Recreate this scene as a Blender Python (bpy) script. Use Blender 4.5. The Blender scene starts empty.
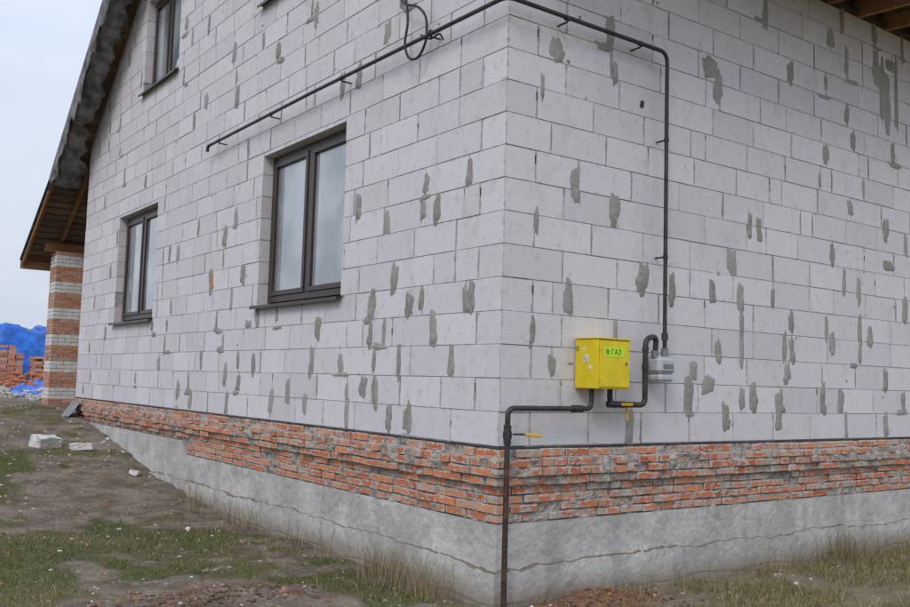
import bpy, math, random
import numpy as np
from mathutils import Vector, noise
random.seed(7); np.random.seed(7)
S=bpy.context.scene
COL=S.collection

# ---------------------------------------------------------------- helpers
def link(o,parent=None):
    COL.objects.link(o)
    if parent is not None: o.parent=parent
    return o
def empty(name):
    e=bpy.data.objects.new(name,None); COL.objects.link(e); return e
def fbm(x,y,z=0.0,o=4):
    return noise.fractal(Vector((x,y,z)),1.0,2.0,o)
def sm(a,b,x):
    t=max(0.0,min(1.0,(x-a)/(b-a))); return t*t*(3-2*t)

class Soup:
    """collects boxes/polys with uv (metres), size and random layers"""
    def __init__(s): s.v=[];s.f=[];s.uv=[];s.sz=[];s.rn=[]
    def face(s,pts,uvs,sz,rn):
        b=len(s.v); s.v+= [tuple(p) for p in pts]; s.f.append(tuple(range(b,b+len(pts))))
        s.uv+=uvs; s.sz+=[sz]*len(pts); s.rn+=[rn]*len(pts)
    def box(s,o,ex,ey,ez,rn=None):
        o=Vector(o);ex=Vector(ex);ey=Vector(ey);ez=Vector(ez)
        if ex.cross(ey).dot(ez)<0: o=o+ex; ex=-ex
        if rn is None: rn=(random.random(),random.random())
        b=len(s.v)
        P=[o,o+ex,o+ex+ey,o+ey,o+ez,o+ex+ez,o+ex+ey+ez,o+ey+ez]
        s.v+=[tuple(p) for p in P]
        lx,ly,lz=ex.length,ey.length,ez.length
        for idx,w,h in (((0,3,2,1),ly,lx),((4,5,6,7),lx,ly),((0,1,5,4),lx,lz),((1,2,6,5),ly,lz),((2,3,7,6),lx,lz),((3,0,4,7),ly,lz)):
            s.f.append(tuple(b+i for i in idx))
            s.uv+=[(0,0),(w,0),(w,h),(0,h)]; s.sz+=[(w,h)]*4; s.rn+=[rn]*4
    def build(s,name,mat,parent=None,bevel=0):
        me=bpy.data.meshes.new(name); me.from_pydata(s.v,[],s.f)
        for nm,d in (("UVMap",s.uv),("sz",s.sz),("rn",s.rn)):
            L=me.uv_layers.new(name=nm); L.data.foreach_set("uv",np.array(d,dtype=np.float32).ravel())
        me.materials.append(mat); me.validate(); me.update()
        o=bpy.data.objects.new(name,me); link(o,parent)
        if bevel:
            m=o.modifiers.new("bevel",'BEVEL'); m.width=bevel; m.segments=1; m.limit_method='ANGLE'
        return o

def mesh_obj(name,v,f,mat,parent=None,smooth=False):
    me=bpy.data.meshes.new(name); me.from_pydata(v,[],f); me.materials.append(mat); me.update()
    if smooth: me.polygons.foreach_set("use_smooth",[True]*len(me.polygons))
    return link(bpy.data.objects.new(name,me),parent)

def grid_obj(name,P,mat,parent=None,smooth=True):
    nu=len(P);nv=len(P[0]); v=[p for r in P for p in r]
    f=[(i*nv+j,(i+1)*nv+j,(i+1)*nv+j+1,i*nv+j+1) for i in range(nu-1) for j in range(nv-1)]
    return mesh_obj(name,v,f,mat,parent,smooth)

def tube(name,pts,r,mat,parent=None,fil=0.06,cyc=False):
    pts=[Vector(p) for p in pts]; out=[pts[0]]
    for i in range(1,len(pts)-1):
        a,b,c=pts[i-1],pts[i],pts[i+1]
        d1=(a-b);d2=(c-b); k=min(fil,d1.length*.45,d2.length*.45)
        p0=b+d1.normalized()*k; p2=b+d2.normalized()*k
        for t in (0,.2,.4,.6,.8,1.0): out.append(p0*(1-t)**2+b*2*t*(1-t)+p2*t*t)
    out.append(pts[-1])
    cu=bpy.data.curves.new(name,'CURVE'); cu.dimensions='3D'; cu.bevel_depth=r; cu.bevel_resolution=4; cu.use_fill_caps=True
    sp=cu.splines.new('POLY'); sp.points.add(len(out)-1)
    for i,p in enumerate(out): sp.points[i].co=(*p,1)
    sp.use_smooth=True
    cu.materials.append(mat)
    return link(bpy.data.objects.new(name,cu),parent)

# ---------------------------------------------------------------- materials
class M:
    def __init__(s,name,rough=.85,spec=.3):
        s.m=bpy.data.materials.new(name); s.m.use_nodes=True; s.t=s.m.node_tree; s.n=s.t.nodes
        s.b=s.n["Principled BSDF"]; s.b.inputs["Roughness"].default_value=rough; s.b.inputs["Specular IOR Level"].default_value=spec
        s.obj=s.n.new('ShaderNodeTexCoord').outputs['Object']
    def l(s,a,b): s.t.links.new(a,b)
    def put(s,a,sock):
        if isinstance(a,(int,float)): sock.default_value=a
        elif isinstance(a,tuple): sock.default_value=(*a,1) if len(a)==3 and len(sock.default_value)==4 else a
        else: s.l(a,sock)
    def noise(s,scale,detail=3,rough=.6,vec=None,dist=0):
        n=s.n.new('ShaderNodeTexNoise'); n.inputs['Scale'].default_value=scale; n.inputs['Detail'].default_value=min(detail,4)
        n.inputs['Roughness'].default_value=rough; n.inputs['Distortion'].default_value=dist
        s.l(vec or s.obj,n.inputs['Vector']); return n.outputs['Fac']
    def scalev(s,x,y,z):
        n=s.n.new('ShaderNodeMapping'); n.inputs['Scale'].default_value=(x,y,z); s.l(s.obj,n.inputs['Vector']); return n.outputs[0]
    def math(s,op,a,b=0.0,c=0.0,clamp=False):
        n=s.n.new('ShaderNodeMath'); n.operation=op; n.use_clamp=clamp
        s.put(a,n.inputs[0]); s.put(b,n.inputs[1]); s.put(c,n.inputs[2]); return n.outputs[0]
    def rng(s,v,a,b,c=0.0,d=1.0):
        n=s.n.new('ShaderNodeMapRange'); n.interpolation_type='SMOOTHSTEP'
        s.put(v,n.inputs[0]); s.put(a,n.inputs[1]); s.put(b,n.inputs[2]); s.put(c,n.inputs[3]); s.put(d,n.inputs[4]); return n.outputs[0]
    def mix(s,f,a,b,mode='MIX'):
        n=s.n.new('ShaderNodeMix'); n.data_type='RGBA'; n.blend_type=mode
        s.put(f,n.inputs[0]); s.put(a,n.inputs[6]); s.put(b,n.inputs[7]); return n.outputs[2]
    def color(s,c): s.put(c,s.b.inputs['Base Color'])
    def bump(s,h,dist=.01,st=.6):
        n=s.n.new('ShaderNodeBump'); n.inputs['Distance'].default_value=dist; n.inputs['Strength'].default_value=st
        s.put(h,n.inputs['Height']); s.l(n.outputs[0],s.b.inputs['Normal'])
    def uv(s,name):
        n=s.n.new('ShaderNodeUVMap'); n.uv_map=name
        q=s.n.new('ShaderNodeSeparateXYZ'); s.l(n.outputs[0],q.inputs[0]); return q.outputs[0],q.outputs[1]
    def attr(s,name):
        n=s.n.new('ShaderNodeAttribute'); n.attribute_name=name; return n.outputs['Color'],n.outputs['Fac']
    def edge(s):
        u,v=s.uv('UVMap'); w,h=s.uv('sz')
        a=s.math('MINIMUM',u,s.math('SUBTRACT',w,u)); b=s.math('MINIMUM',v,s.math('SUBTRACT',h,v))
        return s.math('MINIMUM',a,b),a,b
    def pos(s):
        q=s.n.new('ShaderNodeSeparateXYZ'); s.l(s.obj,q.inputs[0]); return q.outputs
    def nz(s):
        g=s.n.new('ShaderNodeNewGeometry'); q=s.n.new('ShaderNodeSeparateXYZ'); s.l(g.outputs['True Normal'],q.inputs[0]); return q.outputs[2]

def plain(name,col,rough=.7,spec=.3,var=.25,scale=20,metal=0,bump=.0):
    m=M(name,rough,spec); n=m.noise(scale,3,.65)
    dk=tuple(c*(1-var) for c in col); lt=tuple(min(1,c*(1+var)) for c in col)
    m.color(m.mix(m.rng(n,.3,.7),dk,lt)); m.b.inputs['Metallic'].default_value=metal
    if bump: m.bump(n,bump)
    return m.m

# aerated concrete block
m=M("aerated_block",.95,.1)
d,du,dv=m.edge(); r1,r2=m.uv('rn')
base=m.mix(r1,(.625,.592,.605),(.70,.668,.68))
base=m.mix(m.math('MULTIPLY',m.rng(r2,.75,1.0),.5),base,(.56,.525,.52))
st=m.noise(2.6,3,.7,vec=m.scalev(1.4,1.4,.7)); base=m.mix(m.rng(st,.50,.78,0,.45),base,(.45,.42,.40))
pz=m.noise(11,3,.75); base=m.mix(m.rng(pz,.54,.70,0,.48),base,(.43,.405,.39)); base=m.mix(m.rng(pz,.42,.28,0,.4),base,(.80,.77,.775))
fi=m.noise(75,2,.7)
base=m.mix(m.rng(fi,.45,.8,0,.34),base,(.38,.355,.35))
en=m.noise(13,2,.7)
th=m.rng(en,.42,.78,.0015,.020); mk=m.rng(du,th,m.math('ADD',th,.004),1,0)
tb=m.rng(en,.46,.78,.0005,.017); mb=m.rng(dv,tb,m.math('ADD',tb,.003),1,0)
gm=m.mix(m.rng(st,.4,.6),(.31,.293,.28),(.47,.445,.43))
base=m.mix(m.math('MULTIPLY',mb,.55),base,(.47,.445,.43))
base=m.mix(m.math('MULTIPLY',mk,.8),base,gm)
m.color(base)
m.bump(fi,.004,.6); BLOCK=m.m

m=M("wall_mortar",.95,.1); n=m.noise(9,3,.7); m.color(m.mix(m.rng(n,.3,.7),(.22,.207,.198),(.52,.49,.48))); MORTAR=m.m
m=M("mortar_smear",.95,.1); n=m.noise(25,3,.75); n2=m.noise(2.0,2,.5)
c=m.mix(m.rng(n,.3,.7),(.225,.207,.185),(.34,.315,.29)); c=m.mix(m.rng(n2,.4,.62,0,.6),c,(.39,.365,.345)); m.color(c); m.bump(n,.008,.9); SMEAR=m.m
GAP=plain("dark_joint_gap",(.08,.07,.068),.95,.05)

# brick
def brick_mat(name,mort):
    m=M(name,.92,.12); d,du,dv=m.edge(); r1,r2=m.uv('rn')
    c=m.mix(r1,(.50,.125,.05),(.72,.26,.115)); c=m.mix(m.rng(r2,.6,1.0,0,.85),c,(.62,.36,.23))
    c=m.mix(m.rng(r2,.12,.0,0,.6),c,(.28,.09,.055))
    n=m.noise(26,3,.7); c=m.mix(m.rng(n,.40,.75,0,.45),c,(.32,.14,.09))
    e=m.noise(20,2,.7); th=m.rng(e,.38,.75,.0,.022); mk=m.rng(d,th,m.math('ADD',th,.006),1,0)
    big=m.noise(4.5,4,.78); blot=m.rng(big,mort,mort+.08,0,.92)
    mk=m.math('MAXIMUM',mk,blot)
    gm=m.mix(m.rng(e,.3,.7),(.30,.27,.235),(.50,.465,.42))
    m.color(m.mix(mk,c,gm)); m.bump(n,.010,.9); return m.m
BRICK=brick_mat("red_brick",.56); BRICKM=brick_mat("mortar_stained_brick",.49)
m=M("brick_mortar",.95,.1); n=m.noise(14,3,.75); n2=m.noise(3,2,.6)
c=m.mix(m.rng(n,.3,.7),(.20,.18,.155),(.46,.42,.375)); c=m.mix(m.rng(n2,.5,.7,0,.5),c,(.36,.20,.135)); m.color(c); m.bump(n,.02,.9); BMORT=m.m

# foundation concrete
m=M("foundation_concrete",.93,.12); x,y,z=m.pos()
n=m.noise(2.2,4,.7); n2=m.noise(18,3,.7); n3=m.noise(1.2,2,.6,vec=m.scalev(2.5,2.5,.35)); n5=m.noise(70,2,.7)
c=m.mix(m.rng(n,.3,.7),(.38,.36,.335),(.59,.565,.535)); c=m.mix(m.rng(n2,.5,.75,0,.45),c,(.30,.275,.245))
c=m.mix(m.rng(n3,.52,.72,0,.5),c,(.32,.29,.255))
c=m.mix(m.rng(n2,.44,.30,0,.30),c,(.66,.64,.61)); c=m.mix(m.rng(n5,.55,.72,0,.55),c,(.22,.20,.175))
zz=m.math('ADD',z,m.math('MULTIPLY',n,-.25)); c=m.mix(m.rng(zz,.10,-.14,0,.8),c,(.22,.18,.135))
c=m.mix(m.rng(m.math('ADD',m.nz(),m.math('MULTIPLY',n2,.3)),.40,.65,0,.9),c,(.15,.12,.085))
m.color(c); m.bump(n2,.012,.8); CONC=m.m

def wood(name,a,b):
    m=M(name,.85,.2); n=m.noise(6,3,.7,vec=m.scalev(.6,6,6)); r1,r2=m.uv('rn')
    m.color(m.mix(m.rng(r1,0,1,0,.6),m.mix(m.rng(n,.3,.7),a,b),tuple(c*.5 for c in a))); return m.m
BOARD=wood("roof_boards",(.15,.10,.065),(.30,.19,.11)); RAFT=wood("rafter_wood",(.26,.13,.055),(.44,.24,.11))
EAVE=wood("eave_timber",(.11,.065,.04),(.24,.13,.07))
MEMB=plain("roof_membrane",(.075,.075,.08),.8,.2,.3,6)
FABR=plain("weathered_fabric",(.18,.175,.17),.85,.15,.5,4,bump=.02)
FRAME=plain("brown_window_frame",(.045,.028,.022),.35,.5,.12,8)
FOAM=plain("window_foam",(.55,.52,.46),.95,.1,.3,25)
m=M("window_glass",.04,.9); n=m.noise(1.3,2,.5)
m.color(m.mix(m.rng(n,.35,.65),(.20,.22,.23),(.40,.43,.44))); m.b.inputs['IOR'].default_value=1.6
m.b.inputs['Coat Weight'].default_value=.9; m.b.inputs['Coat Roughness'].default_value=.02; m.b.inputs['Coat IOR'].default_value=1.8; GLASS=m.m
PIPE=plain("painted_black_pipe",(.035,.029,.029),.5,.45,.5,18)
m=M("rusty_pipe",.75,.3); n=m.noise(16,3,.75); m.color(m.mix(m.rng(n,.42,.68),(.045,.032,.027),(.12,.062,.042))); RUST=m.m
RUBBER=plain("black_cable",(.015,.015,.016),.5,.4,.2)
m=M("yellow_enamel",.42,.45); n=m.noise(7,3,.7); n2=m.noise(60,3,.7); c=m.mix(m.rng(n,.35,.7),(.70,.52,.006),(.80,.62,.014)); c=m.mix(m.rng(n2,.62,.8,0,.5),c,(.35,.22,.03)); m.color(c); YEL=m.m
YELD=plain("yellow_handle",(.75,.42,.01),.5,.4,.15)
STICK=plain("sticker_green_yellow",(.52,.82,.04),.5,.3,.05)
WHITE=plain("white_label",(.7,.7,.68),.5,.3,.1)
INK=plain("label_ink",(.02,.03,.02),.6,.2,.0)
GREYM=plain("grey_aluminium",(.42,.44,.46),.45,.5,.15,20)
STEEL=plain("dull_steel",(.22,.22,.22),.5,.5,.2,20,.5)
TARP=plain("blue_tarpaulin",(.010,.12,.50),.45,.4,.45,2.2,bump=.02)
STONE=plain("rubble_stone",(.38,.35,.31),.95,.1,.4,9)
AAC=plain("aerated_concrete_chunk",(.60,.575,.56),.95,.1,.2,14,bump=.02)
WBR=plain("white_silicate_brick",(.66,.63,.58),.9,.2,.15,10)
TWIG=plain("weathered_stick",(.20,.155,.105),.9,.1,.4,15)

# ---------------------------------------------------------------- house
LY=12.05; LX=11.0; ZB=1.145; CH=.25; SL=.8; ZE=5.5
house=empty("aerated_concrete_block_house")
openL=[(2.46,4.37,2.40,4.10),(8.03,9.93,2.40,4.10),(7.49,9.05,5.95,7.45),(3.00,4.56,5.95,7.45)]
def roofz(y): return ZE+.14+SL*min(y,LY-y)

def rect_sub(r,h):
    a,b,c,d=r; A,B,C_,D=h
    if b<=A or a>=B or d<=C_ or c>=D: return [r]
    out=[]
    if a<A: out.append((a,A,c,d))
    if b>B: out.append((B,b,c,d))
    a2,b2=max(a,A),min(b,B)
    if c<C_: out.append((a2,b2,c,C_))
    if d>D: out.append((a2,b2,D,d))
    return out
def clip(poly,y):
    def half(poly,g):
        out=[]
        for i in range(len(poly)):
            p,q=poly[i],poly[(i+1)%len(poly)]; gp,gq=g(p),g(q)
            if gp>=0: out.append(p)
            if gp*gq<0:
                t=gp/(gp-gq); out.append((p[0]+(q[0]-p[0])*t,p[1]+(q[1]-p[1])*t))
        return out
    poly=half(poly,lambda p:ZE+.14+SL*p[0]-p[1])
    if len(poly)>2: poly=half(poly,lambda p:ZE+.14+SL*(LY-p[0])-p[1])
    return poly
blocks=Soup(); smear_sites=[]
def wallpt(side,u,z,o):
    return Vector((-o,u,z)) if side=='L' else Vector((u,-o,z))
def add_block(side,a,b,c,d,depth,off,gap):
    g=gap
    if b-a<.03 or d-c<.03: return
    zl=random.uniform(.0008,.0028)
    o=wallpt(side,a+g,c+zl,off); e=wallpt(side,b-g,c+zl+random.uniform(-.001,.001),off+random.uniform(-.0015,.0015))-o
    inn=wallpt(side,a+g,c+zl,off-depth)-o
    blocks.box(o,e,inn,(0,0,d-c-.0015-zl))
def add_poly(side,poly,depth,off):
    P=[wallpt(side,u,z,off) for u,z in poly]
    rn=(random.random(),random.random()); u0=min(p[0] for p in poly); z0=min(p[1] for p in poly)
    w=max(p[0] for p in poly)-u0; h=max(p[1] for p in poly)-z0
    blocks.face(P[::-1] if side=='L' else P,[(u-u0,z-z0) for u,z in (poly[::-1] if side=='L' else poly)],(w,h),rn)
def rows(side,L,zmax,openings,gable):
    k=0; z=ZB
    while z<zmax:
        own=(k%2==0)==(side=='L')
        x=0.0 if own else .302
        first=True; far=L
        while x<far-.02:
            if first: ln=random.choice([.6,.6,.45]) if own else random.choice([.3,.45,.6,.2])
            else: ln=.602 if random.random()<.80 else random.choice([.3,.42,.5,.2])
            b=min(x+ln,far)
            if far-b<.12: b=far
            zt=z+CH
            rs=[(x,b,z,zt)]
            for h in openings: rs=[q for r in rs for q in rect_sub(r,h)]
            for (a_,b_,c_,d_) in rs:
                off=random.uniform(-.003,.003); gp=random.choice([.001,.0015,.002,.004])
                if gable:
                    if c_>=max(roofz(a_),roofz(b_),roofz(min(max(LY/2,a_),b_))): continue
                    if d_>min(roofz(a_),roofz(b_)):
                        p=clip([(a_+.002,c_+.002),(b_-.002,c_+.002),(b_-.002,d_-.002),(a_+.002,d_-.002)],0)
                        if len(p)>2: add_poly(side,p,.2,off)
                        continue
                add_block(side,a_,b_,c_,d_,.298 if (first and own) else .2,off,gp)
            inop=any(h[0]-.07<b<h[1]+.07 and z<h[3] and zt>h[2] for h in openings)
            if not inop and b<far-.1 and (not gable or zt<roofz(b)-.1):
                smear_sites.append((side,b,z,zt))
            x=b; first=False
        z+=CH; k+=1
rows('L',LY,10.3,openL,True)
rows('R',LX,5.64,[],False)
blocks.build("block_walls",BLOCK,house,.003)

back=Soup()
def backing(r,holes):
    rs=[r]
    for h in holes: rs=[q for t in rs for q in rect_sub(t,(h[0]-.01,h[1]+.01,h[2]-.01,h[3]+.01))]
    for a,b,c,d in rs: back.box((.006,a,c),(0.25,0,0),(0,b-a,0),(0,0,d-c))
backing((.02,LY-.02,ZB-.01,ZE+.1),openL)
z=ZE+.1
while z<10.2:
    z2=z+.1; ins=(z2-ZE-.14)/SL+.03
    if LY-2*ins>.1: backing((max(.02,ins),min(LY-.02,LY-ins),z,z2),openL)
    z=z2
back.box((.26,.006,ZB-.01),(LX-.5,0,0),(0,.2,0),(0,0,ZE+.1-ZB))
back.build("wall_core",MORTAR,house)
rear=Soup()
rear.box((.3,LY-.3,.3),(LX-.4,0,0),(0,.29,0),(0,0,5.2)); rear.box((LX-.3,.3,.3),(.29,0,0),(0,LY-.7,0),(0,0,5.3))
rear.build("rear_walls",BLOCK,house)
mesh_obj("rear_gable",[(LX-.02,.02,5.4),(LX-.02,LY-.02,5.4),(LX-.02,LY/2,ZE+SL*LY/2)],[(0,1,2)],MORTAR,house)

# mortar smears at joints (irregular trowelled patches)
sv=[];sf=[]
def patch(side,u,z,w,h,th=.004):
    n=26; ph=random.uniform(0,100); b=len(sv); sh=random.uniform(-.2,.2)
    sv.append(tuple(wallpt(side,u,z,th+.002)))
    for ring,(k,o) in enumerate(((.80,th+.001),(1.0,.0005))):
        for i in range(n):
            a=2*math.pi*i/n
            r=(1+.48*noise.noise(Vector((math.cos(a)*1.5+ph,math.sin(a)*1.5,ring*.1)))+.05*random.uniform(-1,1))*k
            ca=math.copysign(abs(math.cos(a))**.7,math.cos(a)); sa=math.copysign(abs(math.sin(a))**.7,math.sin(a))
            sv.append(tuple(wallpt(side,u+ca*r*w+sh*w*sa,z+sa*r*h,o)))
    fl=lambda t: t[::-1] if side=='L' else t
    for i in range(n):
        j=(i+1)%n
        sf.append(fl((b,b+1+i,b+1+j))); sf.append(fl((b+1+i,b+1+n+i,b+1+n+j,b+1+j)))
def smear(side,u,z,w=.05,h=.13):
    patch(side,u,z,w,h)
    if random.random()<.5: patch(side,u+random.uniform(-.6,.6)*w,z-h*random.uniform(.2,.8),w*random.uniform(.6,1.0),h*random.uniform(.35,.6),.0055)
gaps=Soup()
manual={'R':[(.71,3.19,.045,.13),(1.155,3.06,.055,.14),(2.36,4.52,.10,.10),(2.48,4.38,.05,.15),(2.95,3.15,.03,.12),(3.09,3.12,.035,.12),(.665,2.27,.045,.13),
  (2.81,2.45,.045,.15),(2.83,2.12,.03,.22),(2.10,1.52,.06,.19),(2.16,1.78,.05,.09),(2.36,1.64,.08,.08),(1.37,1.27,.04,.15),(3.49,2.05,.035,.16),(3.53,1.78,.05,.10),(4.13,1.55,.04,.17),(1.87,2.45,.04,.13),
  (2.41,2.47,.045,.12),(2.5,1.95,.045,.10),(2.6,1.35,.05,.13),(3.0,1.55,.05,.15),(3.4,1.35,.05,.12),(4.8,2.7,.035,.15),(5.0,2.2,.05,.12),(4.3,2.1,.05,.11),(5.4,3.0,.10,.05),(5.35,3.4,.05,.12),(.35,3.9,.02,.12),(1.15,4.2,.03,.10),
  (5.30,4.95,.05,.34),(5.42,4.75,.04,.22),(5.18,5.2,.06,.20),(5.60,4.90,.035,.40),(5.48,5.25,.10,.07),(4.6,5.1,.04,.14),(3.6,4.75,.05,.12),(.30,2.0,.03,.12),(.32,2.85,.02,.1)],
 'L':[(1.72,1.90,.10,.035),(1.64,2.02,.03,.12),(1.87,2.00,.035,.13),(.88,3.0,.045,.13),(1.657,3.0,.045,.12),(2.18,3.2,.05,.14),(1.76,1.5,.05,.15),(1.378,1.76,.035,.16),(2.245,1.3,.04,.13),(.38,2.26,.04,.11),(1.85,2.33,.045,.12),
  (3.5,1.45,.05,.14),(3.9,1.35,.05,.13),(4.4,1.75,.05,.14),(2.9,2.1,.06,.13),(5.2,1.6,.05,.13),(6.0,1.8,.05,.12),(6.8,1.4,.06,.12),(3.1,1.35,.05,.12),(1.2,1.3,.03,.12),(.62,1.75,.03,.11),(2.25,4.5,.05,.12),(6.3,5.2,.05,.13),(5.4,5.6,.06,.14),(4.9,6.4,.05,.14),(5.9,6.8,.06,.13),(3.2,5.4,.05,.13),(7.4,3.3,.06,.13),(5.4,3.3,.06,.13),(4.6,2.2,.08,.05)]}
for sd in manual:
    for u,z,w,h in manual[sd]: smear(sd,u,z,w*1.1,h)
for side,u,z,zt in smear_sites:
    dens=.10+.45*max(0,fbm(u*.45+(9 if side=='R' else 0),z*.5))
    if side=='R': dens+=.05*(z<3)+.16*(u>3.2)
    else: dens+=.14*(z<2.3 and u<8)+.05*(z>4.3)
    r=random.random()
    if r<dens:
        smear(side,u+random.uniform(-.02,.02),(z+zt)/2+random.uniform(-.03,.02),random.uniform(.025,.068),random.uniform(.08,.15))
        if random.random()<.22: patch(side,u+random.uniform(-.14,.14),z+random.uniform(-.02,.02),random.uniform(.06,.15),random.uniform(.018,.04))
    elif r<dens+.25:
        patch(side,u,(z+zt)/2,random.uniform(.006,.013),random.uniform(.09,.125),.002)
    elif r<dens+.40:
        hh=random.uniform(.02,.06); zz=zt-.01-hh-random.choice([0,0,.08])
        p=wallpt(side,u-.003,zz,.0035); q=wallpt(side,u+.003,zz,.0035)-p; gaps.box(p,q,wallpt(side,u-.003,zz,-.004)-p,(0,0,hh))
    if random.random()<.08: patch(side,u+random.uniform(-.25,.25),random.uniform(z,zt),random.uniform(.008,.03),random.uniform(.008,.02),.002)
for k in range(14):
    for side in 'LR':
        own=(k%2==0)==(side=='L')
        if not own:
            zz=ZB+k*CH+.15
            if random.random()<.6:
                p=wallpt(side,.292,zz,.0035); gaps.box(p,wallpt(side,.300,zz,.0035)-p,wallpt(side,.292,zz,-.004)-p,(0,0,.06))
mesh_obj("mortar_smears",sv,sf,SMEAR,house,True)
n=10; hv=[(1.47+.028*math.cos(i*.628)*random.uniform(.7,1.2),-.0045,4.0+.035*math.sin(i*.628)*random.uniform(.7,1.2)) for i in range(n)]
mesh_obj("drilled_hole",hv,[tuple(range(n))],GAP,house)
gaps.build("joint_gaps",GAP,house)

# windows
def window(name,y0,y1,z0,z1):
    w=Soup(); xin=.115; t=.07; dp=.07
    def fb(a,b,c,d,o=0,dd=dp): w.box((xin-o,a,c),(dd,0,0),(0,b-a,0),(0,0,d-c))
    g=.012
    a,b,c,d=y0+g,y1-g,z0+.03,z1-g
    fb(a,b,c,c+t); fb(a,b,d-t,d); fb(a,a+t,c+t,d-t); fb(b-t,b,c+t,d-t)
    mid=(a+b)/2; fb(mid-.045,mid+.045,c+t,d-t)
    s=.055
    for (p,q) in ((a+t,mid-.045),(mid+.045,b-t)):
        o=.014
        fb(p+.001,q-.001,c+t+.001,c+t+s,o,.05); fb(p+.001,q-.001,d-t-s,d-t-.001,o,.05)
        fb(p+.001,p+s,c+t+s,d-t-s,o,.05); fb(q-s,q-.001,c+t+s,d-t-s,o,.05)
    w.build(name+"_frame",FRAME,house,.004)
    gl=Soup(); gl.box((xin+.02,a+.03,c+.03),(.01,0,0),(0,b-a-.06,0),(0,0,d-c-.06)); gl.build(name+"_glass",GLASS,house)
    sl=Soup(); sl.box((-.07,y0-.05,z0-.022),(.19,0,.03),(0,y1-y0+.10,0),(0,0,.006)); sl.box((-.072,y0-.05,z0-.05),(.004,0,0),(0,y1-y0+.1,0),(0,0,.03)); sl.build(name+"_sill",FRAME,house)
    fo=Soup()
    fo.box((xin+.03,y0-.004,z0-.004),(.03,0,0),(0,.02,0),(0,0,z1-z0+.008)); fo.box((xin+.03,y1-.016,z0-.004),(.03,0,0),(0,.02,0),(0,0,z1-z0+.008)); fo.box((xin+.03,y0+.02,z1-.014),(.03,0,0),(0,y1-y0-.04,0),(0,0,.018))
    fo.build(name+"_foam",FOAM,house)
for i,o in enumerate(openL): window("window_%d"%(i+1),*o)

# ---- brick plinth
zt0=1.128; bh=.0675
offs=[.030,.062,.068,.048,.006,.002,.004,.0]
def lowz(u): return .76 if u<-6.35 else .585
bs={'L':Soup(),'R':Soup()}
for k in range(8):
    zc=zt0-(k+1)*bh
    for side,L in (('L',LY),('R',LX)):
        own=(k%2==0)==(side=='L'); ob=offs[k]
        x=-ob if own else .125
        first=True
        while x<L:
            if first and own: ln=.25+ob
            elif k==1 or (k==2 and side=='R'): ln=.128
            else: ln=.256 if random.random()<.72 else .128
            b=min(L,x+ln)
            if not(side=='L' and x>6.3 and k>=5):
                of=ob+random.uniform(-.012,.012)+(random.uniform(-.03,.022) if k in(0,1,2,3) and random.random()<.6 else 0)
                tilt=random.uniform(-.005,.005); g=random.uniform(.003,.009)
                if random.random()>.035:
                    o=wallpt(side,x+(0 if first and own else g),zc+.004+random.uniform(-.003,.003),of)
                    e=wallpt(side,b-g,zc+.004+tilt,of+random.uniform(-.007,.007))-o
                    inn=wallpt(side,x+(0 if first and own else g),o.z,of-.12)-o
                    bs[side].box(o,e,inn,(0,0,bh-random.uniform(.007,.014)))
            x=b; first=False
bs['L'].build("brick_plinth_gable_side",BRICK,house,.006); bs['R'].build("brick_plinth_eave_side",BRICKM,house,.006)

def strip_obj(name,offfn,zsfn,mat,step=.03):
    us=list(np.arange(-LY,0,step))+[0.0]+list(np.arange(step,LX,step)); P=[]
    for u in us:
        col=[]
        for z in zsfn(u):
            o=offfn(u,z)
            col.append((-o,-u,z) if u<0 else ((-o,-o,z) if u==0 else (u,-o,z)))
        z=col[-1][2]+.001
        col.append((.15,-u,z) if u<-.15 else ((u,.15,z) if u>.15 else (.15,.15,z)))
        P.append(col)
    return grid_obj(name,P,mat,house,False)
def bk(u,z):
    k=int((zt0-z)/bh); k=max(0,min(7,k))
    return offs[k]-.014+.030*fbm(u*6,z*7,3)+.008*fbm(u*30,z*30)
strip_obj("brick_mortar_bed",bk,lambda u:[lowz(u)-.02+(zt0-.003-lowz(u)+.02)*j/40 for j in range(41)],BMORT,.02)
felt=Soup()
felt.box((-.012,-.012,1.130),(.3,0,0),(0,LY,0),(0,0,.011)); felt.box((.289,-.012,1.130),(LX-.3,0,0),(0,.3,0),(0,0,.011))
felt.build("damp_proof_felt",GAP,house)
def led(u): return .27+.05*fbm(u*1.1,2.2)+.022*fbm(u*6,1.0)+.010*fbm(u*22,4.)
def led2(u): return .03+.03*fbm(u*2,7.2)
def fz(u):
    t,t2,b=led(u),led2(u),lowz(u); e=.0035
    return [-.5,-.2]+[-.2+(t2-e+.2)*j/5 for j in range(1,6)]+[t2+e+(t-t2-2*e)*j/8 for j in range(9)]+[t+e+(b-t-e)*j/12 for j in range(13)]
def fd(u,z):
    am=.008+.032*max(0,.45+1.4*fbm(u*1.6,5.5))
    o=.012+(am if z<led(u) else 0)+.006*fbm(u*3,z*3,1)+.004*fbm(u*14,z*14,2)
    if u<-6.35: o+=.05
    if z<led2(u): o+=.035
    return o
strip_obj("concrete_foundation",fd,fz,CONC,.025)

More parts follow.
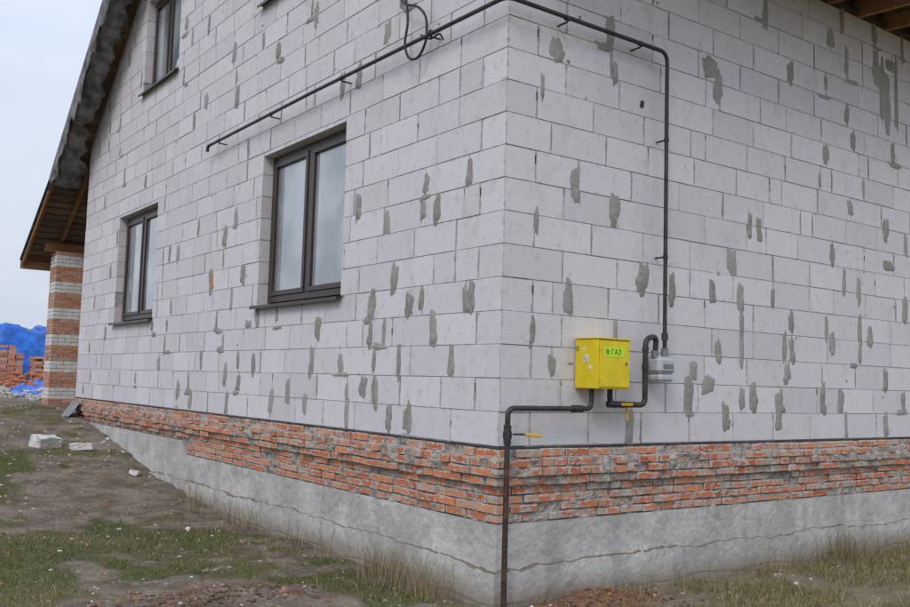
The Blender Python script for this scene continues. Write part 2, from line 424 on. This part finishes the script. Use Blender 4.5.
# ---- roof
roof=Soup(); raft=Soup(); mem=Soup()
def slope(ysign):
    return (lambda s:(s,ZE+SL*s)) if ysign>0 else (lambda s:(LY-s,ZE+SL*s))
x0,x1=-.48,LX+.5
for sg in (1,-1):
    f=slope(sg); e0=.02 if sg>0 else -.60
    s=e0-.02
    while s<LY/2:
        w=.13; s2=min(s+w-.008,LY/2+.0)
        (ya,za),(yb,zb)=f(s),f(s2)
        j=random.uniform(-.012,.012)
        roof.box((x0+j,ya,za+.16),(x1-x0,0,0),(0,yb-ya,zb-za),(0,0,.025))
        s+=w
    x=x0+.02
    (ya,za),(yb,zb)=f(e0),f(LY/2-.02)
    while x<x1:
        raft.box((x,ya,za),(.05,0,0),(0,yb-ya,zb-za),(0,0,.158)); x+=.64 if x>-.3 else .47
    (ya,za),(yb,zb)=f(e0-.06),f(LY/2)
    mem.box((x0-.03,ya,za+.187),(x1-x0+.06,0,0),(0,yb-ya,zb-za),(0,0,.03))
roof.build("roof_sheathing",BOARD,house); raft.build("roof_rafters",RAFT,house,.003); mem.build("roof_covering",MEMB,house)
# sprocketed (flatter) open eaves on the long side
er=Soup(); eb=Soup(); ez=lambda y:5.63+.05*y
x=x0+.05
while x<x1:
    er.box((x+random.uniform(-.02,.02),-1.02+random.uniform(-.04,.03),ez(-1.02)),(.055,0,0),(0,1.055,ez(.035)-ez(-1.02)),(0,0,.17)); x+=.58
y=-1.05
while y<.0:
    eb.box((x0+random.uniform(-.02,.02),y,ez(y)+.172),(x1-x0,0,0),(0,.138,.007),(0,0,.025)); y+=.15
er.build("eave_rafters",RAFT,house,.003); eb.build("eave_boards",EAVE,house)
s=Soup(); s.box((x0-.02,-1.12,ez(-1.12)+.201),(x1-x0+.04,0,0),(0,1.5,.075),(0,0,.10)); s.build("eave_covering",MEMB,house)
s=Soup(); s.box((x0,-1.095,ez(-1.1)+.05),(x1-x0,0,0),(0,.028,0),(0,0,.149)); s.box((x0+.1,.045,5.56),(x1-x0-.2,0,0),(0,.05,0),(0,0,.27)); s.build("eave_fascia",EAVE,house)
P=[]
for i in range(110):
    y=12.72-i*.06
    zr=ZE+SL*min(y,LY-y)
    drop=.10+.22*(.5+.5*fbm(y*1.3,4.0))+ (.30 if 9.0<y<11.6 else 0)*abs(fbm(y*2.2,9))*2
    col=[]
    for j in range(9):
        t=j/8
        col.append((x0-.05-.05*fbm(y*3,j*.35)*t-.02*math.sin(y*9+j)*t,y+.03*fbm(y*2,j*.4,5)*t,zr+.225-(.225+drop)*t))
    P.append(col)
o=grid_obj("verge_fabric",P,FABR,house)
o.modifiers.new("th",'SOLIDIFY').thickness=.004
for (ya,yb,seed) in ((12.6,10.9,1.),(10.95,9.3,5.),(9.4,7.0,8.)):
    P=[]
    for i in range(36):
        y=ya+(yb-ya)*i/35; zr=ZE+SL*min(y,LY-y); wd=.34+.16*fbm(y*2.5,seed)+.03*math.sin(i)
        if y>12.1: wd+=.15
        P.append([(x0-.02+wd*j/9,y+.05*fbm(j*.4,i*.2,seed),zr-.015-.10*math.sin(math.pi*j/9)*(.6+.6*fbm(y*2,seed,3))-.05*abs(fbm(y*5,j*.5,seed))-(.03*j/9)) for j in range(10)])
    o=grid_obj("sagging_membrane",P,FABR,house); o.modifiers.new("th",'SOLIDIFY').thickness=.003

# porch roof + brick pillar
pr=Soup(); pf=Soup(); pm=Soup()
px0,px1=-.48,5.0
PZ=lambda y: 3.73+.6*(15.05-y)-.06*(y<12.2)
y=12.25
while y<15.05:
    y2=y+.105
    j=random.uniform(-.03,.03)
    pr.box((px0+j,y,PZ(y)+.13),(px1-px0,0,0),(0,y2-y,PZ(y2)-PZ(y)),(0,0,.022)); y+=.17
x=px0+.02
while x<px1:
    pf.box((x,12.2,PZ(12.2)),(.05,0,0),(0,2.85,PZ(15.05)-PZ(12.2)),(0,0,.128)); x+=.55
pf.box((-.2,14.2,PZ(14.35)-.18),(5,0,0),(0,.15,0),(0,0,.17))
pf.box((px0-.01,15.06,3.66),(px1-px0,0,0),(0,.03,0),(0,0,.17))
pm.box((px0-.02,12.15,PZ(12.2)+.155),(px1-px0,0,0),(0,2.98,PZ(15.13)-PZ(12.2)),(0,0,.03))
pr.build("porch_sheathing",BOARD,house); pf.build("porch_rafters",RAFT,house); pm.build("porch_covering",MEMB,house)
def pillar(px,py,w,z0,z1,nm):
    A=Soup();B=Soup(); z=z0; k=0
    A0=Soup(); A0.box((px+.012,py+.012,z0),(w-.024,0,0),(0,w-.024,0),(0,0,z1-z0)); A0.build(nm+"_core",BMORT,house)
    while z<z1:
        T=B if (k%7)>=4 else A
        a=.25 if k%2 else .12
        for (o,e,n_) in (((px,py,z),(1,0,0),(0,1,0)),((px,py,z),(0,1,0),(1,0,0)),((px,py+w-.11,z),(1,0,0),(0,1,0))):
            u=0; c=0
            while u<w-.01:
                ln=min((a if c==0 else .25),w-u); O=Vector(o)+Vector(e)*u
                T.box(O+Vector(n_)*random.uniform(0,.003),Vector(e)*(ln-.008),Vector(n_)*.11,(0,0,.066)); u+=ln; c+=1
        z+=.075;k+=1
    A.build(nm+"_red_courses",BRICK,house); B.build(nm+"_white_courses",WBR,house)
pillar(-.02,14.05,.52,.75,3.95,"pillar")
pd=Soup(); pd.box((.0,12.2,.5),(5,0,0),(0,2.4,0),(0,0,.38)); pd.build("porch_slab",CONC,house)

# ---------------------------------------------------------------- gas pipework
pipe=empty("gas_pipe"); zp=4.49; PO=-.11
tube("gas_main_run",[(PO,5.78,zp),(PO,3.0,zp+.006),(PO,PO,zp-.02),(1.66,PO,zp-.03),(1.66,PO,2.0),(1.66,PO,1.9)],.0175,PIPE,pipe,.09)
tube("pipe_end_drop",[(PO,5.78,zp),(PO,5.85,zp),(PO,5.87,zp-.07)],.020,PIPE,pipe,.03)
tube("riser",[(-.03,-.135,-.3),(-.03,-.135,1.06)],.021,RUST,pipe)
tube("service_pipe",[(-.03,-.135,1.05),(-.03,-.135,1.43),(.80,-.135,1.43),(.80,-.135,1.62)],.020,PIPE,pipe,.06)
tube("outlet_pipe",[(1.0,-.135,1.62),(1.0,-.135,1.465),(1.40,-.135,1.465),(1.40,-.135,2.0),(1.53,-.135,2.03),(1.53,-.12,1.86)],.023,PIPE,pipe,.06)
tube("outlet_stub",[(.98,-.135,1.467),(1.16,-.135,1.465)],.027,PIPE,pipe)
def bracket(side,u,z):
    tube("bracket",[wallpt(side,u,z-.03,.0),wallpt(side,u,z-.03,.11)],.008,PIPE,pipe)
    tube("clamp",[wallpt(side,u-.02,z,.11),wallpt(side,u+.02,z,.11)],.022,PIPE,pipe)
for u in (.9,2.4,4.0,5.5): bracket('L',u,zp)
for u in (.5,1.33): bracket('R',u,zp-.03)
for z in (3.7,2.7):
    tube("bracket",[(1.66,0,z),(1.66,-.11,z)],.008,PIPE,pipe); tube("clamp",[(1.66,PO,z-.015),(1.66,PO,z+.015)],.022,PIPE,pipe)
for p,q in (((-.03,-.135,1.17),(-.03,-.135,1.31)),((.60,-.135,1.43),(.70,-.135,1.43)),((1.66,PO,2.0),(1.66,PO,2.06)),((1.40,-.135,1.75),(1.40,-.135,1.80)),((1.40,-.135,1.90),(1.40,-.135,1.93))):
    tube("coupling",[p,q],.028,PIPE,pipe)
tube("valve_body",[(-.03,-.135,1.215),(-.03,-.135,1.265)],.033,PIPE,pipe)
def handle(nm,o,ln):
    s=Soup(); s.box(o,(ln*.45,0,-.002),(0,.006,0),(0,0,.014)); s.build(nm+"_stem",PIPE,pipe,.002)
    s=Soup(); o2=(o[0]+ln*.42,o[1]-.004,o[2]-.008); s.box(o2,(ln*.58,0,-.012),(0,.013,0),(0,0,.022)); s.build(nm+"_grip",YELD,pipe,.005)
handle("valve_handle",(-.02,-.185,1.24),.27)
s=Soup(); s.box((1.10,-.17,1.455),(.13,0,0),(0,.012,0),(0,0,.024)); s.build("outlet_valve_grip",YELD,pipe,.005)
tube("drain_stub",[(1.20,-.135,1.46),(1.20,-.135,1.34)],.008,YELD,pipe)

# gas meter cabinet
cab=empty("gas_meter_box")
bx0,bx1,by0,by1,bz0,bz1=.735,1.085,-.262,-.012,1.585,1.965
s=Soup(); s.box((bx0,by0,bz0),(bx1-bx0,0,0),(0,by1-by0,0),(0,0,bz1-bz0)); s.build("cabinet_body",YEL,cab,.006)
s=Soup(); s.box((bx0-.008,by0-.014,bz1+.001),(bx1-bx0+.016,0,0),(0,by1-by0+.012,0),(0,0,.010)); s.build("cabinet_rain_lip",YEL,cab,.003)
s=Soup(); s.box((bx0+.014,by0-.009,bz0+.016),(bx1-bx0-.028,0,0),(0,.007,0),(0,0,bz1-bz0-.032)); s.build("cabinet_door",YEL,cab,.003)
for zc in (bz0+.06,bz1-.08): tube("hinge",[(bx0+.012,by0-.012,zc),(bx0+.012,by0-.012,zc+.035)],.006,YEL,cab)
tube("lock",[(bx1-.05,by0-.004,bz0+.20),(bx1-.05,by0-.016,bz0+.20)],.012,STEEL,cab)
s=Soup(); s.box((bx0+.06,by0-.0115,bz0+.245),(.22,0,.004),(0,.002,0),(0,0,.075)); s.build("sticker",STICK,cab)
def text(tx,sz,loc,mat,nm,rot=(math.pi/2,0,0)):
    c=bpy.data.curves.new(nm,'FONT'); c.body=tx; c.size=sz; c.materials.append(mat); c.extrude=.0003
    o=bpy.data.objects.new(nm,c); o.location=loc; o.rotation_euler=rot; link(o,cab)
text("8: ГАЗ",.058,(bx0+.075,by0-.0125,bz0+.265),INK,"sticker_text")
s=Soup(); s.box((bx0-.0015,-.16,bz0+.20),(.001,0,0),(0,.055,0),(0,0,.06)); s.box((bx0-.0015,-.13,bz0+.30),(.001,0,0),(0,.03,0),(0,0,.02)); s.box((bx0-.0015,-.20,bz0+.15),(.001,0,0),(0,.035,0),(0,0,.03)); s.build("side_labels",WHITE,cab)
for j in range(4):
    s=Soup(); s.box((bx0-.0018,-.15+.02*(j%2),bz0+.205+.012*j),(.001,0,0),(0,.025,0),(0,0,.005)); s.build("label_print",INK,cab)
s=Soup()
for j in range(3): s.box((bx0-.002,-.06,bz1-.06-.014*j),(.002,0,0),(0,.04,0),(0,0,.005))
s.build("vent_slots",GAP,cab)

reg=empty("gas_pressure_regulator")
s=Soup(); s.box((1.50,-.20,1.72),(.21,0,0),(0,.17,0),(0,0,.14)); s.build("body",GREYM,reg,.03)
s=Soup(); s.box((1.515,-.19,1.66),(.17,0,0),(0,.15,0),(0,0,.055)); s.build("lower_body",GREYM,reg,.015)
s=Soup(); s.box((1.545,-.204,1.765),(.12,0,0),(0,.006,0),(0,0,.035)); s.build("register_window",STEEL,reg,.002)
tube("inlet_union",[(1.53,-.12,1.85),(1.53,-.12,1.91)],.030,STEEL,reg); tube("outlet_union",[(1.66,PO,1.85),(1.66,PO,1.93)],.030,STEEL,reg)

cb=empty("black_cable")
X=-.03
pts=[(X,1.50,5.9),(X-.02,1.47,5.3),(X-.05,1.42,4.95),(X-.07,1.30,4.86),(X-.07,1.12,4.80),(X-.06,.98,4.66),(X-.06,.98,4.44),(X-.07,1.08,4.32),(X-.08,1.22,4.35),(X-.09,1.28,4.50),(X-.08,1.24,4.68),(X-.07,1.30,4.92),(X-.06,1.42,5.08),(X-.03,1.36,5.25),(X-.02,1.30,5.5)]
tube("cable_coil",pts,.011,RUBBER,cb,.1)
tube("cable_tail",[(X-.07,1.05,4.52),(X-.06,.92,4.44),(X-.05,.80,4.47),(X-.04,.76,4.40)],.008,RUBBER,cb,.05)

# ---------------------------------------------------------------- ground
def gh(x,y):
    h=.92*sm(4.2,13.3,y)+.10*sm(20,60,y)
    near=1.0 if (-12<x<14 and -8<y<40) else 0.0
    if near:
        h+=.035*fbm(x*.55,y*.55,2)+.022*fbm(x*2.3,y*2.3,4)+.012*fbm(x*9,y*9)
        h+=.15*math.exp(-((x-.55)**2/.35+(y+.42)**2/.04))
        h+=.09*math.exp(-((x+1.7)**2/.5+(y-1.1)**2/.12))
        h+=.07*math.exp(-((x+.25)**2/.02))*max(0,fbm(y*1.5,8.))*sm(.2,1.5,y)
    else: h+=.25*fbm(x*.02,y*.02,1)
    return h
def gmask(x,y):
    g=fbm(x*.55+3,y*.42+1,7,3)+.6*fbm(x*2.5,y*2.5,9,3)
    g=sm(-.28,.26,g)
    if x>.2 and y<.5: g=max(g,sm(-.25,.25,fbm(x*1.2,y*1.2,5)))*.95
    g*=1-.95*math.exp(-((x-.5)**2/.6+(y+.45)**2/.10))
    g*=1-.9*math.exp(-((x+1.7)**2/.7+(y-1.0)**2/.20))
    g*=1-.8*sm(-.35,-.05,x)*(y>0)
    g*=1-.25*sm(6,12,y)
    return g
def axis(lo,hi,st):
    a=list(np.arange(lo,hi,st)); s=st; x=a[-1]
    while x<600: s*=1.22; x+=s; a.append(x)
    s=st; x=a[0]; b=[]
    while x>-600: s*=1.22; x-=s; b.append(x)
    return b[::-1]+a
xs=axis(-5.5,9.0,.06); ys=axis(-2.6,14.0,.06)
nv=len(ys); V=[];G=[]
for x in xs:
    for y in ys:
        V.append((x,y,gh(x,y)))
        near=(-9<x<12 and -6<y<30)
        G.append(gmask(x,y) if near else .55+.4*fbm(x*.05,y*.05))
F_=[(i*nv+j,(i+1)*nv+j,(i+1)*nv+j+1,i*nv+j+1) for i in range(len(xs)-1) for j in range(nv-1)]
m=M("ground_soil",.97,.05); gc,gf=m.attr("grassmask"); x,y,z=m.pos()
n=m.noise(3,4,.72); n2=m.noise(28,3,.75); n3=m.noise(1.1,2,.6); n4=m.noise(120,2,.7)
soil=m.mix(m.rng(n,.3,.7),(.135,.106,.082),(.31,.255,.20)); soil=m.mix(m.rng(n2,.45,.7,0,.7),soil,(.085,.066,.048))
soil=m.mix(m.rng(n3,.52,.68,0,.5),soil,(.32,.28,.225)); soil=m.mix(m.rng(n4,.55,.75,0,.55),soil,(.38,.335,.27))
gr=m.mix(m.rng(n2,.35,.7),(.065,.080,.026),(.16,.155,.065)); gr=m.mix(m.rng(n3,.4,.6,0,.45),gr,(.19,.16,.085))
c=m.mix(m.rng(m.math('ADD',gf,m.math('MULTIPLY',m.math('SUBTRACT',n2,.5),.8)),.3,.75,0,.85),soil,gr)
c=m.mix(m.rng(m.math('ADD',x,m.math('MULTIPLY',n2,.5)),1.3,2.0,0,.55),c,(.30,.25,.15))
vx=m.math('DIVIDE',m.math('SUBTRACT',x,.45),1.0); vy=m.math('DIVIDE',m.math('ADD',y,.42),.34)
rr=m.math('ADD',m.math('MULTIPLY',vx,vx),m.math('MULTIPLY',vy,vy)); rr=m.math('ADD',rr,m.math('MULTIPLY',n,.9))
c=m.mix(m.rng(rr,1.5,.8,0,.92),c,m.mix(n2,(.17,.085,.05),(.36,.19,.115)))
m.color(c); m.bump(m.math('ADD',n2,m.math('MULTIPLY',n4,.4)),.03,1.0); SOIL=m.m
g=mesh_obj("ground",V,F_,SOIL,None,True)
at=g.data.attributes.new("grassmask",'FLOAT','POINT'); at.data.foreach_set("value",np.array(G,dtype=np.float32))

m=M("grass_blades",.9,.08); cc,_=m.attr("bladecol"); m.color(cc); GR=m.m
gv=[];gf_=[];gcx=[]
def blade(x,y,h,w,col,bend):
    z=gh(x,y)-.004; a=random.uniform(0,6.283); dx,dy=math.cos(a)*w,math.sin(a)*w
    b=random.uniform(0,6.283); lx,ly=math.cos(b)*bend*h,math.sin(b)*bend*h
    i=len(gv)
    gv.extend([(x-dx,y-dy,z),(x+dx,y+dy,z),(x+dx*.7+lx*.35,y+dy*.7+ly*.35,z+h*.6),(x-dx*.7+lx*.35,y-dy*.7+ly*.35,z+h*.6),(x+lx,y+ly,z+h*(1-.35*bend))])
    gf_.append((i,i+1,i+2,i+3)); gf_.append((i+3,i+2,i+4)); gcx.extend([col]*5)
def gcol(dry):
    if random.random()<dry:
        t=random.uniform(.5,1.3); return (.33*t,.255*t,.145*t,1)
    t=random.uniform(.5,1.5); return (.085*t,.125*t,.03*t,1)
def tuft(x,y,n,r,hm,dry):
    for _ in range(n):
        a=random.uniform(0,6.283); q=r*math.sqrt(random.random())
        X,Y=x+q*math.cos(a),y+q*math.sin(a)
        if X>-.09 and Y>-.09: continue
        blade(X,Y,hm*random.uniform(.4,1.2),random.uniform(.0014,.003),gcol(dry),random.uniform(.3,1.1))
for _ in range(26000):
    y=-1.0+13.5*random.random()**1.4; x=-5.5*random.random()
    if gmask(x,y)<random.uniform(.1,.9): continue
    dry=.22+.50*sm(-.15,.45,fbm(x*.8,y*.8,11))
    tuft(x,y,5,.05,.035 if random.random()<.92 else .09,dry)
for _ in range(8000):
    x=random.uniform(.2,9); y=-2.2+2.1*random.random()**.8
    if gmask(x,y)<random.uniform(.05,.7): continue
    tuft(x,y,6,.06,.06 if random.random()<.85 else .14,.78)
for _ in range(300):
    if random.random()<.5: x,y=-.10-abs(random.gauss(0,.12)),random.choice([random.uniform(.3,1.7),random.uniform(.5,1.4),random.uniform(2,6)])
    else: x,y=random.choice([random.uniform(3,9),random.uniform(1.2,9),random.gauss(4.3,.2)]),-.10-abs(random.gauss(0,.10))
    for _k in range(4): blade(x+random.gauss(0,.03) if y<-.09 else min(-.09,x+random.gauss(0,.03)),y+random.gauss(0,.03) if x<-.05 else min(-.09,y+random.gauss(0,.03)),random.uniform(.12,.42),.002,gcol(.9),random.uniform(.1,.6))
me=bpy.data.meshes.new("grass"); me.from_pydata(gv,[],gf_); me.materials.append(GR)
ca=me.color_attributes.new("bladecol",'FLOAT_COLOR','POINT'); ca.data.foreach_set("color",np.array(gcx,dtype=np.float32).ravel())
link(bpy.data.objects.new("grass",me))

def rock(V,F,x,y,z,s,flat=.6):
    b=len(V)
    ico=[(0,0,1)]+[(.894*math.cos(2*math.pi*i/5),.894*math.sin(2*math.pi*i/5),.447) for i in range(5)]+[(.894*math.cos(2*math.pi*(i+.5)/5),.894*math.sin(2*math.pi*(i+.5)/5),-.447) for i in range(5)]+[(0,0,-1)]
    a=random.uniform(0,6.28); sx,sy=random.uniform(.7,1.4),random.uniform(.6,1.1)
    for p in ico:
        k=1+random.uniform(-.25,.25); X,Y,Z=p[0]*k*sx,p[1]*k*sy,p[2]*k*flat
        V.append((x+s*(X*math.cos(a)-Y*math.sin(a)),y+s*(X*math.sin(a)+Y*math.cos(a)),z+s*Z))
    fs=[(0,1+i,1+(i+1)%5) for i in range(5)]+[(1+i,6+i,1+(i+1)%5) for i in range(5)]+[(1+(i+1)%5,6+i,6+(i+1)%5) for i in range(5)]+[(6+i,11,6+(i+1)%5) for i in range(5)]
    F.extend([tuple(b+q for q in t) for t in fs])
BRK=plain("broken_brick",(.42,.15,.075),.95,.1,.3,12)
for nm,mat,num,smin,smax in (("gravel",STONE,2600,.005,.022),("brick_rubble",BRK,240,.008,.032),("mortar_crumbs",AAC,170,.006,.034)):
    Vv=[];Ff=[]
    for _ in range(num):
        if random.random()<.72: x,y=-5.2*random.random()**1.1,-.8+14*random.random()**1.3
        else: x,y=random.uniform(-.5,8.5),-.1-2.0*random.random()**1.6
        if x>-.1 and y>-.1: continue
        s=smin+(smax-smin)*random.random()**3
        if y>7: s*=1.6
        rock(Vv,Ff,x,y,gh(x,y)+s*.05,s)
    mesh_obj(nm,Vv,Ff,mat)
Vv=[];Ff=[]
for _ in range(1100):
    x=random.gauss(.5,.5); y=-.42+random.gauss(0,.16)
    if y>-.1: continue
    s=.005+.018*random.random()**3; rock(Vv,Ff,x,y,gh(x,y)+s*.1,s)
for _ in range(900):
    x=random.gauss(-1.7,.5); y=random.gauss(1.05,.22); s=.005+.022*random.random()**3; rock(Vv,Ff,x,y,gh(x,y)+s*.1,s)
mesh_obj("soil_clods",Vv,Ff,plain("clod_soil",(.17,.10,.068),.98,.05,.4,10))
# scattered sticks and dry stalks lying on the soil (one debris object)
tw=Soup()
for _ in range(110):
    x,y=-.25-4.6*random.random(),-.5+11.5*random.random()**1.2
    a=random.uniform(0,3.14); L_=random.uniform(.06,.32); w_=random.uniform(.0025,.007)
    xb,yb=x+math.cos(a)*L_,y+math.sin(a)*L_
    if xb>-.12: continue
    tw.box((x,y,gh(x,y)+.004),(xb-x,yb-y,gh(xb,yb)-gh(x,y)+random.uniform(0,.012)),(-math.sin(a)*w_,math.cos(a)*w_,0),(0,0,w_))
tw.build("scattered_sticks",TWIG)

def chunk(x,y,sx,sy,sz,rot,tilt,name="concrete_block_offcut"):
    import bmesh
    bm=bmesh.new(); bmesh.ops.create_cube(bm,size=1)
    for v_ in bm.verts: v_.co=Vector((v_.co.x*sx,v_.co.y*sy,v_.co.z*sz))
    bmesh.ops.bevel(bm,geom=bm.edges[:],offset=.012,segments=1,affect='EDGES'); bmesh.ops.triangulate(bm,faces=bm.faces[:])
    bmesh.ops.subdivide_edges(bm,edges=bm.edges[:],cuts=2)
    for v_ in bm.verts: v_.co+=Vector((noise.noise(v_.co*9+Vector((x,0,0))),noise.noise(v_.co*9+Vector((0,y,5))),noise.noise(v_.co*9+Vector((7,0,0)))))*.03
    me=bpy.data.meshes.new(name); bm.to_mesh(me); bm.free(); me.materials.append(AAC)
    o=bpy.data.objects.new(name,me); o.location=(x,y,gh(x,y)+sz*.36); o.rotation_euler=(tilt,tilt*.5,rot); link(o)
chunk(-1.12,9.0,.36,.26,.18,.4,.16); chunk(-.66,8.75,.32,.22,.12,-.5,-.10); chunk(-.35,7.3,.16,.12,.07,1.0,.1); chunk(-1.8,11.5,.25,.2,.12,.2,.1)
P=[]
for i in range(9):
    t=i/8; P.append([(-.10-.22*t,11.3+.5*s_-.1*t,gh(-.3,11.5)+.26*(1-t)**1.4+.01+.02*math.sin(s_*9)) for s_ in (0,.2,.4,.6,.8,1)])
o=grid_obj("bent_metal_sheet",P,STEEL); o.modifiers.new("t",'SOLIDIFY').thickness=.006

# distant brick stack, tarp and rubble
st=empty("brick_stack"); T=Soup()
for (cx,cy,wx,wy,hh) in ((1.5,31.2,1.3,1.2,1.5),(3.1,30.6,1.0,1.2,1.15),(4.3,30.9,1.3,1.2,1.25),(5.8,31.5,1.3,1.2,1.1)):
    z=gh(cx,cy)-.02
    while z<gh(cx,cy)+hh:
        for i in range(int(wx/.26)):
            if z>gh(cx,cy)+hh-.3 and random.random()<.4: continue
            T.box((cx+i*.26+random.uniform(-.03,.03),cy+random.uniform(-.03,.03),z),(.25,0,0),(0,.3,0),(0,0,.085))
        for j in range(1,int(wy/.26)):
            T.box((cx+random.uniform(-.02,.02),cy+j*.27,z),(.5,0,0),(0,.25,0),(0,0,.085))
        z+=.092
T.build("stacked_bricks",BRICK,st)
P=[]
for i in range(50):
    row=[]
    for j in range(30):
        u=i/49;v_=j/29; X=.2+6.2*u; Y=33.0+3.2*v_
        e=min(1,4*min(u,1-u))*min(1,4*min(v_,1-v_)); e=max(0,e)**.45
        row.append((X+.1*fbm(X,Y,3),Y+.1*fbm(X,Y,6),gh(X,Y)-.05+e*(2.25+.40*fbm(X*.9,Y*.9,2))+.10*fbm(X*3,Y*3)))
    P.append(row)
grid_obj("blue_tarpaulin_cover",P,TARP)
for (cx,cy,w_,hh) in ((1.75,24.6,.55,.22),(1.2,22.0,.4,.14),(2.6,27.5,.6,.35),(.95,20.2,.3,.1)):
    P=[]
    for i in range(20):
        P.append([(cx-w_+2*w_*i/19+.1*fbm(i*.5,j*.5,cx),cy-w_*2+4*w_*j/19,gh(cx,cy)+.01+hh*max(0,.5+fbm(i*.22,j*.22,cy))*math.sin(math.pi*i/19)*math.sin(math.pi*j/19)) for j in range(20)])
    grid_obj("blue_plastic_sheet",P,TARP)
Vv=[];Ff=[]
for _ in range(700):
    x=random.gauss(1.2,1.6); y=random.uniform(17,30)
    s=.03+.13*random.random()**3; rock(Vv,Ff,x,y,gh(x,y)+s*.2,s)
mesh_obj("rubble_pile",Vv,Ff,STONE)
Vv=[];Ff=[]
for _ in range(200):
    x=random.gauss(3.2,1.0); y=random.uniform(27,30.5); s=.05+.09*random.random(); rock(Vv,Ff,x,y,gh(x,y)+.05+s*.3+.5*random.random()*sm(26,30.5,y),s)
mesh_obj("broken_brick_pile",Vv,Ff,BRK)

sv=[];sf=[]
patch('L',5.75,2.80,.02,.09,.01); patch('L',5.73,2.70,.035,.03,.01)
mesh_obj("foam_dab",sv,sf,plain("orange_foam",(.50,.20,.05),.8,.2,.3,20),house,True)

# ---------------------------------------------------------------- light
W=bpy.data.worlds.new("World"); S.world=W; W.use_nodes=True; t=W.node_tree; N=t.nodes; bg=N['Background']
sky=N.new('ShaderNodeTexSky'); sky.sky_type='NISHITA'; sky.sun_disc=False; sky.sun_elevation=math.radians(42); sky.sun_rotation=math.radians(235)
tc=N.new('ShaderNodeTexCoord'); mp=N.new('ShaderNodeMapping'); mp.inputs['Scale'].default_value=(1,1,3.0); t.links.new(tc.outputs['Generated'],mp.inputs[0])
nz=N.new('ShaderNodeTexNoise'); nz.inputs['Scale'].default_value=1.6; nz.inputs['Detail'].default_value=4; nz.inputs['Roughness'].default_value=.5; t.links.new(mp.outputs[0],nz.inputs['Vector'])
sp=N.new('ShaderNodeSeparateXYZ'); t.links.new(tc.outputs['Generated'],sp.inputs[0])
rp=N.new('ShaderNodeMapRange'); rp.inputs[1].default_value=.0; rp.inputs[2].default_value=1.0; rp.inputs[3].default_value=.90; rp.inputs[4].default_value=1.9; t.links.new(sp.outputs[2],rp.inputs[0])
cr=N.new('ShaderNodeMix'); cr.data_type='RGBA'; cr.inputs[6].default_value=(5.6,6.6,8.4,1); cr.inputs[7].default_value=(7.4,7.9,8.8,1)
r2=N.new('ShaderNodeMapRange'); r2.inputs[1].default_value=.35; r2.inputs[2].default_value=.65; t.links.new(nz.outputs['Fac'],r2.inputs[0]); t.links.new(r2.outputs[0],cr.inputs[0])
vm=N.new('ShaderNodeVectorMath'); vm.operation='SCALE'; t.links.new(cr.outputs[2],vm.inputs[0]); t.links.new(rp.outputs[0],vm.inputs['Scale'])
mx=N.new('ShaderNodeMix'); mx.data_type='RGBA'; mx.inputs[0].default_value=.88; t.links.new(sky.outputs[0],mx.inputs[6]); t.links.new(vm.outputs[0],mx.inputs[7])
t.links.new(mx.outputs[2],bg.inputs['Color']); bg.inputs['Strength'].default_value=.1
L=bpy.data.lights.new("sun",'SUN'); L.energy=1.2; L.angle=math.radians(20); L.color=(1,.955,.93)
lo=bpy.data.objects.new("sun",L); COL.objects.link(lo)
lo.rotation_euler=Vector((.82,.57,-.9)).to_track_quat('-Z','Y').to_euler()
S.view_settings.view_transform='Standard'; S.view_settings.look='None'; S.view_settings.exposure=0

# ---------------------------------------------------------------- camera
th_=math.radians(4.86); ro=math.radians(1.63); hd=math.radians(54)
Fv=Vector((math.cos(th_)*math.cos(hd),math.cos(th_)*math.sin(hd),math.sin(th_)))
R0=Vector((math.sin(hd),-math.cos(hd),0)); U0=R0.cross(Fv)
U=U0*math.cos(ro)-R0*math.sin(ro); R=R0*math.cos(ro)+U0*math.sin(ro)
from mathutils import Matrix
cd=bpy.data.cameras.new("camera"); cd.lens=36*917/910; cd.sensor_width=36; cd.clip_end=3000
co=bpy.data.objects.new("camera",cd); COL.objects.link(co)
mt=Matrix((R,U,-Fv)).transposed().to_4x4(); mt.translation=Vector((-4.242,-5.25,1.61)); co.matrix_world=mt
S.camera=co
